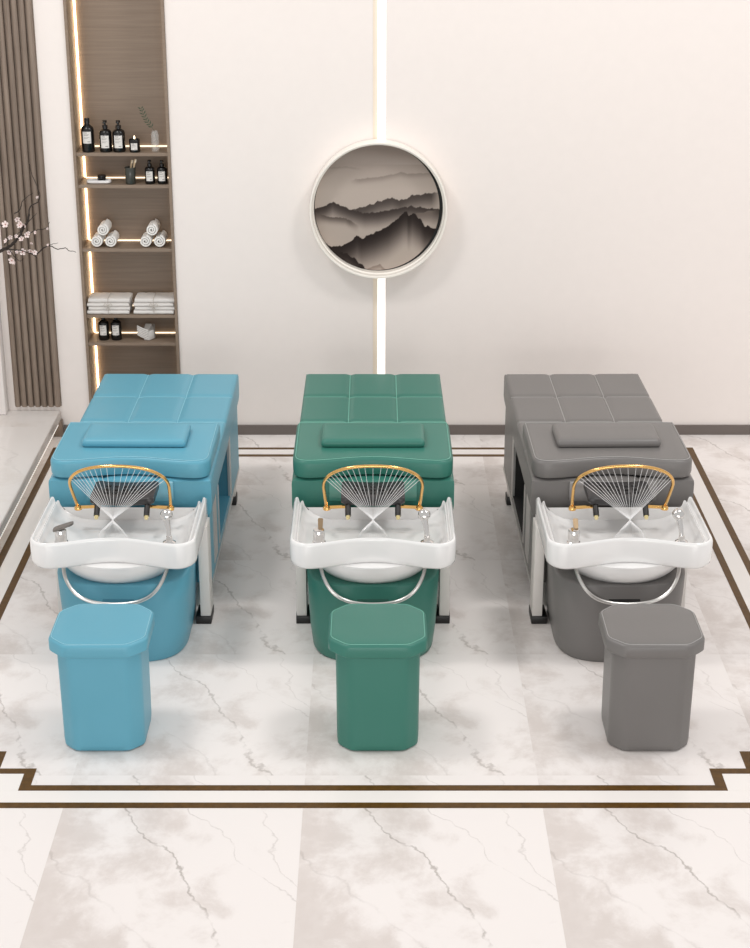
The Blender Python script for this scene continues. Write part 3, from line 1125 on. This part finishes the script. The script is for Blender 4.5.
# second shelf: soap tray, cup with brushes, two pump bottles
tx = sx(98.8, S2)
t = tag(obj('soap_tray', loft(bmesh.new(), [[(a, b, z) for a, b in roundpoly([(-0.066 + i, -0.028 + i), (0.066 - i, -0.028 + i), (0.066 - i, 0.028 - i), (-0.066 + i, 0.028 - i)], 0.02, 5)]
                                            for i, z in ((0.006, 0), (0.0, 0.006), (0.0, 0.016), (0.003, 0.018), (0.005, 0.015), (0.008, 0.013))]), M_white), 'white oblong tray with a black jar on the second shelf', 'tray')
t.location = (tx, 9.03, S2 + e)
bm = bmesh.new()
lathe(bm, [(0, 0), (0.02, 0), (0.023, 0.004), (0.023, 0.016), (0.021, 0.018), (0.024, 0.019), (0.024, 0.027), (0.022, 0.029), (0, 0.029)], seg=22)
t = obj('jar', bm, M_bottle)
t.location = (tx + 0.014, 9.037, S2 + e + 0.0135)
tag(t, 'squat black lidded jar sitting on the white oblong tray', 'jar')
cx = sx(131, S2)
bm = bmesh.new()
lathe(bm, [(0, 0), (0.025, 0), (0.027, 0.004), (0.030, 0.088), (0.0285, 0.090), (0.0275, 0.088), (0.025, 0.008), (0, 0.007)], seg=24)
t = obj('tumbler', bm, M_smoke)
t.location = (cx, YD - 0.01, S2 + e)
tag(t, 'dark smoked glass tumbler holding two wooden toothbrushes', 'cup')
for k, (dx, dy, ln, lab) in enumerate(((0.034, 0.006, 0.128, 'bamboo toothbrush with upright handle in the dark tumbler, nearer the black jar'), (0.044, -0.004, 0.134, 'bamboo toothbrush leaning further out of the dark tumbler towards the pump bottles'))):
    b0 = Vector((-0.010 + 0.012 * k, 0.004 - 0.012 * k, 0.008))
    b1 = Vector((dx - 0.022 + 0.01 * k, dy, ln))
    t = thing('toothbrush', lab, 'toothbrush', (cx, YD - 0.01, S2 + e), 0, 'toothbrushes in the tumbler')
    obj('handle', tube(bmesh.new(), [b0, b0.lerp(b1, 0.7), b1], [0.0045, 0.0045, 0.0060], 8), M_bamboo, t)
    p = b0.lerp(b1, 0.86)
    obj('bristles', tube(bmesh.new(), [p + Vector((0.003, -0.002, 0)), b1 + Vector((0.004, -0.003, 0))], 0.0048, 8), M_bristle, t)
bottle((sx(150.3, S2), YD, S2 + e), 0.0275, 0.126, 'small black pump bottle nearer the dark tumbler on the second shelf', 'black bottles in the niche', 'pump', (0.14, 0.55), 'pump_bottle')
bottle((sx(162.6, S2), YD, S2 + e), 0.0275, 0.126, 'small black pump bottle at the outer end of the second shelf', 'black bottles in the niche', 'pump', (0.14, 0.55), 'pump_bottle')

# third shelf: rolled towels in two pyramids
def rolled_towel():
    t = thing('rolled_towel', '', 'towel', (0, 0, 0), 0, 'rolled white towels')
    bm = bmesh.new()
    pts = []
    turns, n = 2.4, 62
    R0, th = 0.0365, 0.0120
    outer, inner = [], []
    for k in range(n + 1):
        a = 2 * PI * turns * k / n
        r = 0.008 + (R0 - 0.008) * k / n
        outer.append((r * math.cos(a - 1.2), r * math.sin(a - 1.2)))
        r2 = max(0.0015, r - th * 0.74)
        inner.append((r2 * math.cos(a - 1.2), r2 * math.sin(a - 1.2)))
    prof = outer + inner[::-1]
    ln = 0.122
    v0 = [[bm.verts.new((x * f, y, z * f)) for x, z in prof] for y, f in ((0, 0.985), (0.006, 1), (ln - 0.006, 1), (ln, 0.985))]
    m = len(prof)
    for a, b in zip(v0[:-1], v0[1:]):
        for i in range(m):
            bm.faces.new((a[i], a[(i + 1) % m], b[(i + 1) % m], b[i]))
    for ring in (v0[0], v0[-1]):
        for k in range(n):
            bm.faces.new((ring[k], ring[k + 1], ring[m - 2 - k], ring[m - 1 - k]))
    obj('terry_roll', bm, M_towel, t, angle=50)
    return t


proto = None
rt = [(96.3, 0, 'rolled white towel in the lower row of its pyramid, touching the bright side strip'), (110.2, 0, 'rolled white towel, lower right in the pyramid nearer the bright side strip'),
      (103.2, 1, 'rolled white towel on top of the pyramid nearer the bright side strip'),
      (145.2, 0, 'rolled white towel, lower left in the right-hand pyramid'), (159.1, 0, 'rolled white towel, lower right in the right-hand pyramid'),
      (152.1, 1, 'rolled white towel on top of the right-hand pyramid of three')]
for px, lvl, lab in rt:
    D_ = 8.995
    loc = (sx(px, S3 + 0.034, D_), D_, S3 + 0.0372 + lvl * 0.0635)
    if proto is None:
        proto = rolled_towel()
        proto.location = loc
        proto['label'] = lab
    else:
        dup(proto, loc, lab)

# fourth shelf: two tied stacks of folded towels
def folded_towel(w, d, h):
    bm = bmesh.new()
    # profile across the fold: rounded roll at the front, loose layers behind
    prof = []
    for k in range(9):
        a = -PI / 2 - PI * k / 8
        prof.append((-d / 2 + h / 2 + math.cos(a) * h / 2, h / 2 + math.sin(a) * h / 2))
    prof += [(d / 2 - 0.004, h), (d / 2, h * 0.9), (d / 2, h * 0.55), (d / 2 - 0.006, h * 0.5), (d / 2, h * 0.45), (d / 2, h * 0.1), (d / 2 - 0.004, 0)]
    rings = []
    for k in range(15):
        x = -w / 2 + w * k / 14
        e_ = 0.88 if k in (0, 14) else 1.0
        rings.append([(x, y + 0.002 * math.sin(k * 1.7), h / 2 + (z - h / 2) * e_ + 0.0006 * math.sin(k * 2.3 + y * 60)) for y, z in prof])
    return loft(bm, rings)


ORD = ['lowest', 'second from the bottom', 'third from the bottom', 'topmost']
for cxp, w, which in ((108.9, 0.232, 'left-hand'), (154.3, 0.222, 'right-hand')):
    hs = (0.0215, 0.0195, 0.0195, 0.0250)
    z = S4 + e
    cxw = sx(cxp, S4 + 0.03, 9.0)
    for k, h in enumerate(hs):
        o = obj('folded_towel', folded_towel(w - 0.003 * (k % 2), 0.148 - 0.003 * k, h), M_towel_grey)
        o.location = (cxw + (0.004 if k % 2 else -0.002), 9.054 + 0.003 * (k % 2), z)
        tag(o, 'pale folded towel, %s of the %s tied stack on the fourth shelf' % (ORD[k], which), 'towel', 'folded towels on the fourth shelf')
        z += h + 0.0007
    ht = z - S4
    t = thing('twine_bow', 'pale twine bow tied round the %s stack of folded towels' % which, 'ribbon', (cxw, 9.054, S4 + e), 0, 'twine bows on the towel stacks')
    bm = bmesh.new()
    tube(bm, [(0.0, -0.0765, 0.004), (0, -0.078, ht * 0.5), (0, -0.0755, ht - 0.006), (0, -0.065, ht + 0.002), (0, 0.06, ht + 0.002)], 0.0016, 6)
    obj('cord', bm, M_twine, t)
    bm = bmesh.new()
    for s in (-1, 1):
        tube(bm, smooth_path([(0, -0.079, ht * 0.58), (s * 0.016, -0.081, ht * 0.72), (s * 0.022, -0.081, ht * 0.56), (0, -0.080, ht * 0.56)], 5), 0.0018, 6)
        tube(bm, smooth_path([(0, -0.080, ht * 0.56), (s * 0.006, -0.082, ht * 0.42), (s * 0.012, -0.080, ht * 0.30)], 5), 0.0016, 6)
    obj('bow', bm, M_twine, t)

# fifth shelf: two bottles and a folded ribbed cloth
for px, lab in ((103.7, 'black labelled bottle nearer the bright strip on the lowest shelf'), (116.2, 'black labelled bottle nearer the ribbed cloth on the lowest shelf')):
    bottle((sx(px, S5), 9.04, S5 + e), 0.0295, 0.142, lab, 'black bottles in the niche', 'cap', (0.22, 0.62), 'toiletry_bottle')
t = thing('folded_cloth', 'pale ribbed cloth folded into a tilted bundle on the lowest shelf', 'cloth', (sx(145.8, S5), 9.05, S5 + 0.0015), 0)
bm = bmesh.new()
for k in range(6):
    # ribs of the slanted front leaf
    z0 = 0.014 + k * 0.0105
    pts = [(-0.052, -0.030, z0 + 0.020), (-0.02, -0.038, z0 + 0.006), (0.020, -0.046, z0 - 0.006)]
    tube(bm, pts, 0.0050, 8)
obj('ribbed_fold', bm, M_towel_grey, t)
bm = bmesh.new()
for k in range(5):
    z0 = 0.0192 + k * 0.0105
    tube(bm, [(-0.050, -0.029, z0 + 0.020), (-0.019, -0.037, z0 + 0.006), (0.018, -0.045, z0 - 0.006)], 0.0042, 6)
obj('rib_grooves', bm, M_groove, t)
bm = bmesh.new()
ring0 = [(-0.012, -0.036, 0.0), (0.022, -0.046, 0.0), (0.050, -0.018, 0.004), (0.046, 0.020, 0.004), (-0.006, 0.022, 0.0)]
ring1 = [(-0.014, -0.034, 0.060), (0.020, -0.044, 0.048), (0.050, -0.018, 0.062), (0.034, 0.016, 0.090), (-0.006, 0.020, 0.088)]
mid = [tuple((Vector(a) + Vector(b)) * 0.5 + Vector((a[0] * 0.06, a[1] * 0.06, 0))) for a, b in zip(ring0, ring1)]
loft(bm, [ring0, mid, ring1])
bmesh.ops.bevel(bm, geom=bm.edges[:], offset=0.004, segments=2, profile=0.5, affect='EDGES', clamp_overlap=True)
obj('bundle', bm, M_towel_grey, t)
bm = bmesh.new()
for k in range(6):
    y = -0.038 + 0.0095 * k
    tube(bm, [(0.012 + 0.006 * k, y + 0.001, 0.0535 + 0.0066 * k), (0.052, -0.018 + 0.006 * k, 0.064 + 0.004 * k), (0.054, -0.016 + 0.006 * k, 0.006)], 0.0028, 6)
obj('ribs', bm, M_groove, t)
t.scale = (0.88, 0.88, 0.95)

# ---------------------------------------------------------------- blossom branch at the left edge
BD = 8.62


def wp(px, py, d=0.0):
    """point at distance BD + d whose picture position is (px, py)"""
    ang = PITCH + math.atan((py - 474.0) / F_PX)
    D_ = BD + d
    z = CAM_Z - D_ * math.tan(ang)
    return Vector((sx(px, z, D_), D_, z))


base = wp(-22, 300)
vx, vz = -2.36, 0.1455
t = thing('floor_vase', 'tall pale vase on the marble platform holding the blossom branch', 'vase', (vx, BD - 0.02, vz))
bm = bmesh.new()
lathe(bm, [(0, 0), (0.07, 0), (0.085, 0.02), (0.10, 0.20), (0.09, 0.40), (0.055, 0.55), (0.045, 0.62), (0.055, 0.66), (0.05, 0.66), (0.04, 0.62), (0.04, 0.5), (0, 0.49)], seg=28)
obj('vase_body', bm, M_vase, t)
br = thing('blossom_branch', 'dark twisting branch with pale pink blossoms in front of the ribbed panel', 'branch', (vx, BD - 0.02, vz + 0.5))
off = Vector(br.location)


def limb(pts, r0, r1, name='twig'):
    P = smooth_path(pts, 4)
    P = [p + Vector((random.uniform(-1, 1), random.uniform(-1, 1), random.uniform(-1, 1))) * 0.0022 - off for p in P]
    n = len(P)
    return obj(name, tube(bmesh.new(), P, [r0 + (r1 - r0) * i / (n - 1) for i in range(n)], 6), M_twig, br)


limb([Vector((vx, BD - 0.02, vz + 0.5)), Vector((vx + 0.02, BD - 0.02, vz + 0.72)), Vector((vx + 0.10, BD - 0.01, 1.08)), wp(-14, 256), wp(0, 251), wp(8, 247), wp(14, 243), wp(20, 236), wp(23, 229), wp(28, 221), wp(29, 214)], 0.012, 0.004, 'branch')
limb([wp(14, 243), wp(21, 234, -.02), wp(22.5, 228, -.02), wp(27, 222), wp(29, 212), wp(31, 206), wp(38, 202), wp(39.5, 195), wp(37, 186), wp(33, 178), wp(30.5, 168), wp(29.5, 164)], 0.0045, 0.0016)
limb([wp(14, 214, .02), wp(20, 209, .02), wp(22, 202, .01), wp(27, 197, .01), wp(33, 193, .01)], 0.003, 0.0014)
limb([wp(29, 221), wp(33, 217), wp(37, 213)], 0.0024, 0.0012)
limb([wp(0, 251), wp(10, 249, -.03), wp(22, 251, -.03), wp(33, 255, -.02), wp(37, 258, -.02)], 0.004, 0.0016)
limb([wp(37, 254), wp(44, 248, -.01), wp(50, 246), wp(58, 249), wp(65, 248), wp(69, 250.5), wp(76, 252)], 0.0036, 0.0016)
limb([wp(30, 253, -.02), wp(37, 254), wp(44, 247)], 0.0036, 0.003)
limb([wp(20, 237), wp(30, 233, .02), wp(38, 230, .02), wp(47, 228, .02), wp(49.5, 222, .02)], 0.0032, 0.0014)
limb([wp(8, 247), wp(14, 256, -.04), wp(20, 261, -.04), wp(24, 258, -.04)], 0.0028, 0.0014)
limb([wp(0, 225), wp(4, 226), wp(8, 226)], 0.0028, 0.0014)
limb([wp(4, 245), wp(8, 240, .02), wp(14, 236, .02), wp(20, 232, .02)], 0.003, 0.0015)
limb([wp(47, 246), wp(53, 244, .02), wp(58, 243, .02)], 0.0018, 0.001)


def blossom(p, r):
    bm = bmesh.new()
    tilt = Matrix.Rotation(random.uniform(-0.7, 0.7), 3, 'X') @ Matrix.Rotation(random.uniform(-0.7, 0.7), 3, 'Z')
    for k in range(5):
        a = 2 * PI * k / 5 + 0.3
        c = Vector((math.cos(a), 0, math.sin(a)))
        s = Vector((-math.sin(a), 0, math.cos(a)))
        ring0 = []
        for (u_, v_, h_) in ((0.08, 0, 0.0), (0.45, 0.32, -0.12), (0.80, 0.36, -0.30), (1.0, 0.15, -0.42), (0.94, 0, -0.40), (1.0, -0.15, -0.42), (0.80, -0.36, -0.30), (0.45, -0.32, -0.12)):
            ring0.append(p + tilt @ (c * u_ * r + s * v_ * r + Vector((0, h_ * r, 0))))
        loft(bm, [ring0, [q + tilt @ Vector((0, 0.0012, 0)) for q in ring0]])
    o = obj('blossom', bm, M_petal, br, smooth=False)
    bm = bmesh.new()
    bmesh.ops.create_icosphere(bm, subdivisions=1, radius=r * 0.2, matrix=Matrix.Translation(p + tilt @ Vector((0, -r * 0.1, 0))))
    obj('stamens', bm, M_petal_core, o)


for px, py, r in ((5.5, 224.5, 0.019), (17, 219, 0.016), (21, 224, 0.018), (19.5, 225.5, 0.014), (24, 225, 0.014), (26.5, 235, 0.016), (21.5, 239, 0.015), (10, 237, 0.014), (6, 241, 0.013), (9, 252.5, 0.015), (22.5, 252, 0.019),
                  (31, 251, 0.017), (34.5, 252.5, 0.014), (12, 260.5, 0.019), (13.5, 262, 0.013), (35.5, 232.5, 0.010), (37, 197, 0.008), (47.2, 228.5, 0.007), (48, 245, 0.007), (16, 236, 0.011), (31.5, 243, 0.008), (17, 252, 0.010), (28, 233, 0.011)):
    blossom(wp(px, py, -0.015) - off, r)
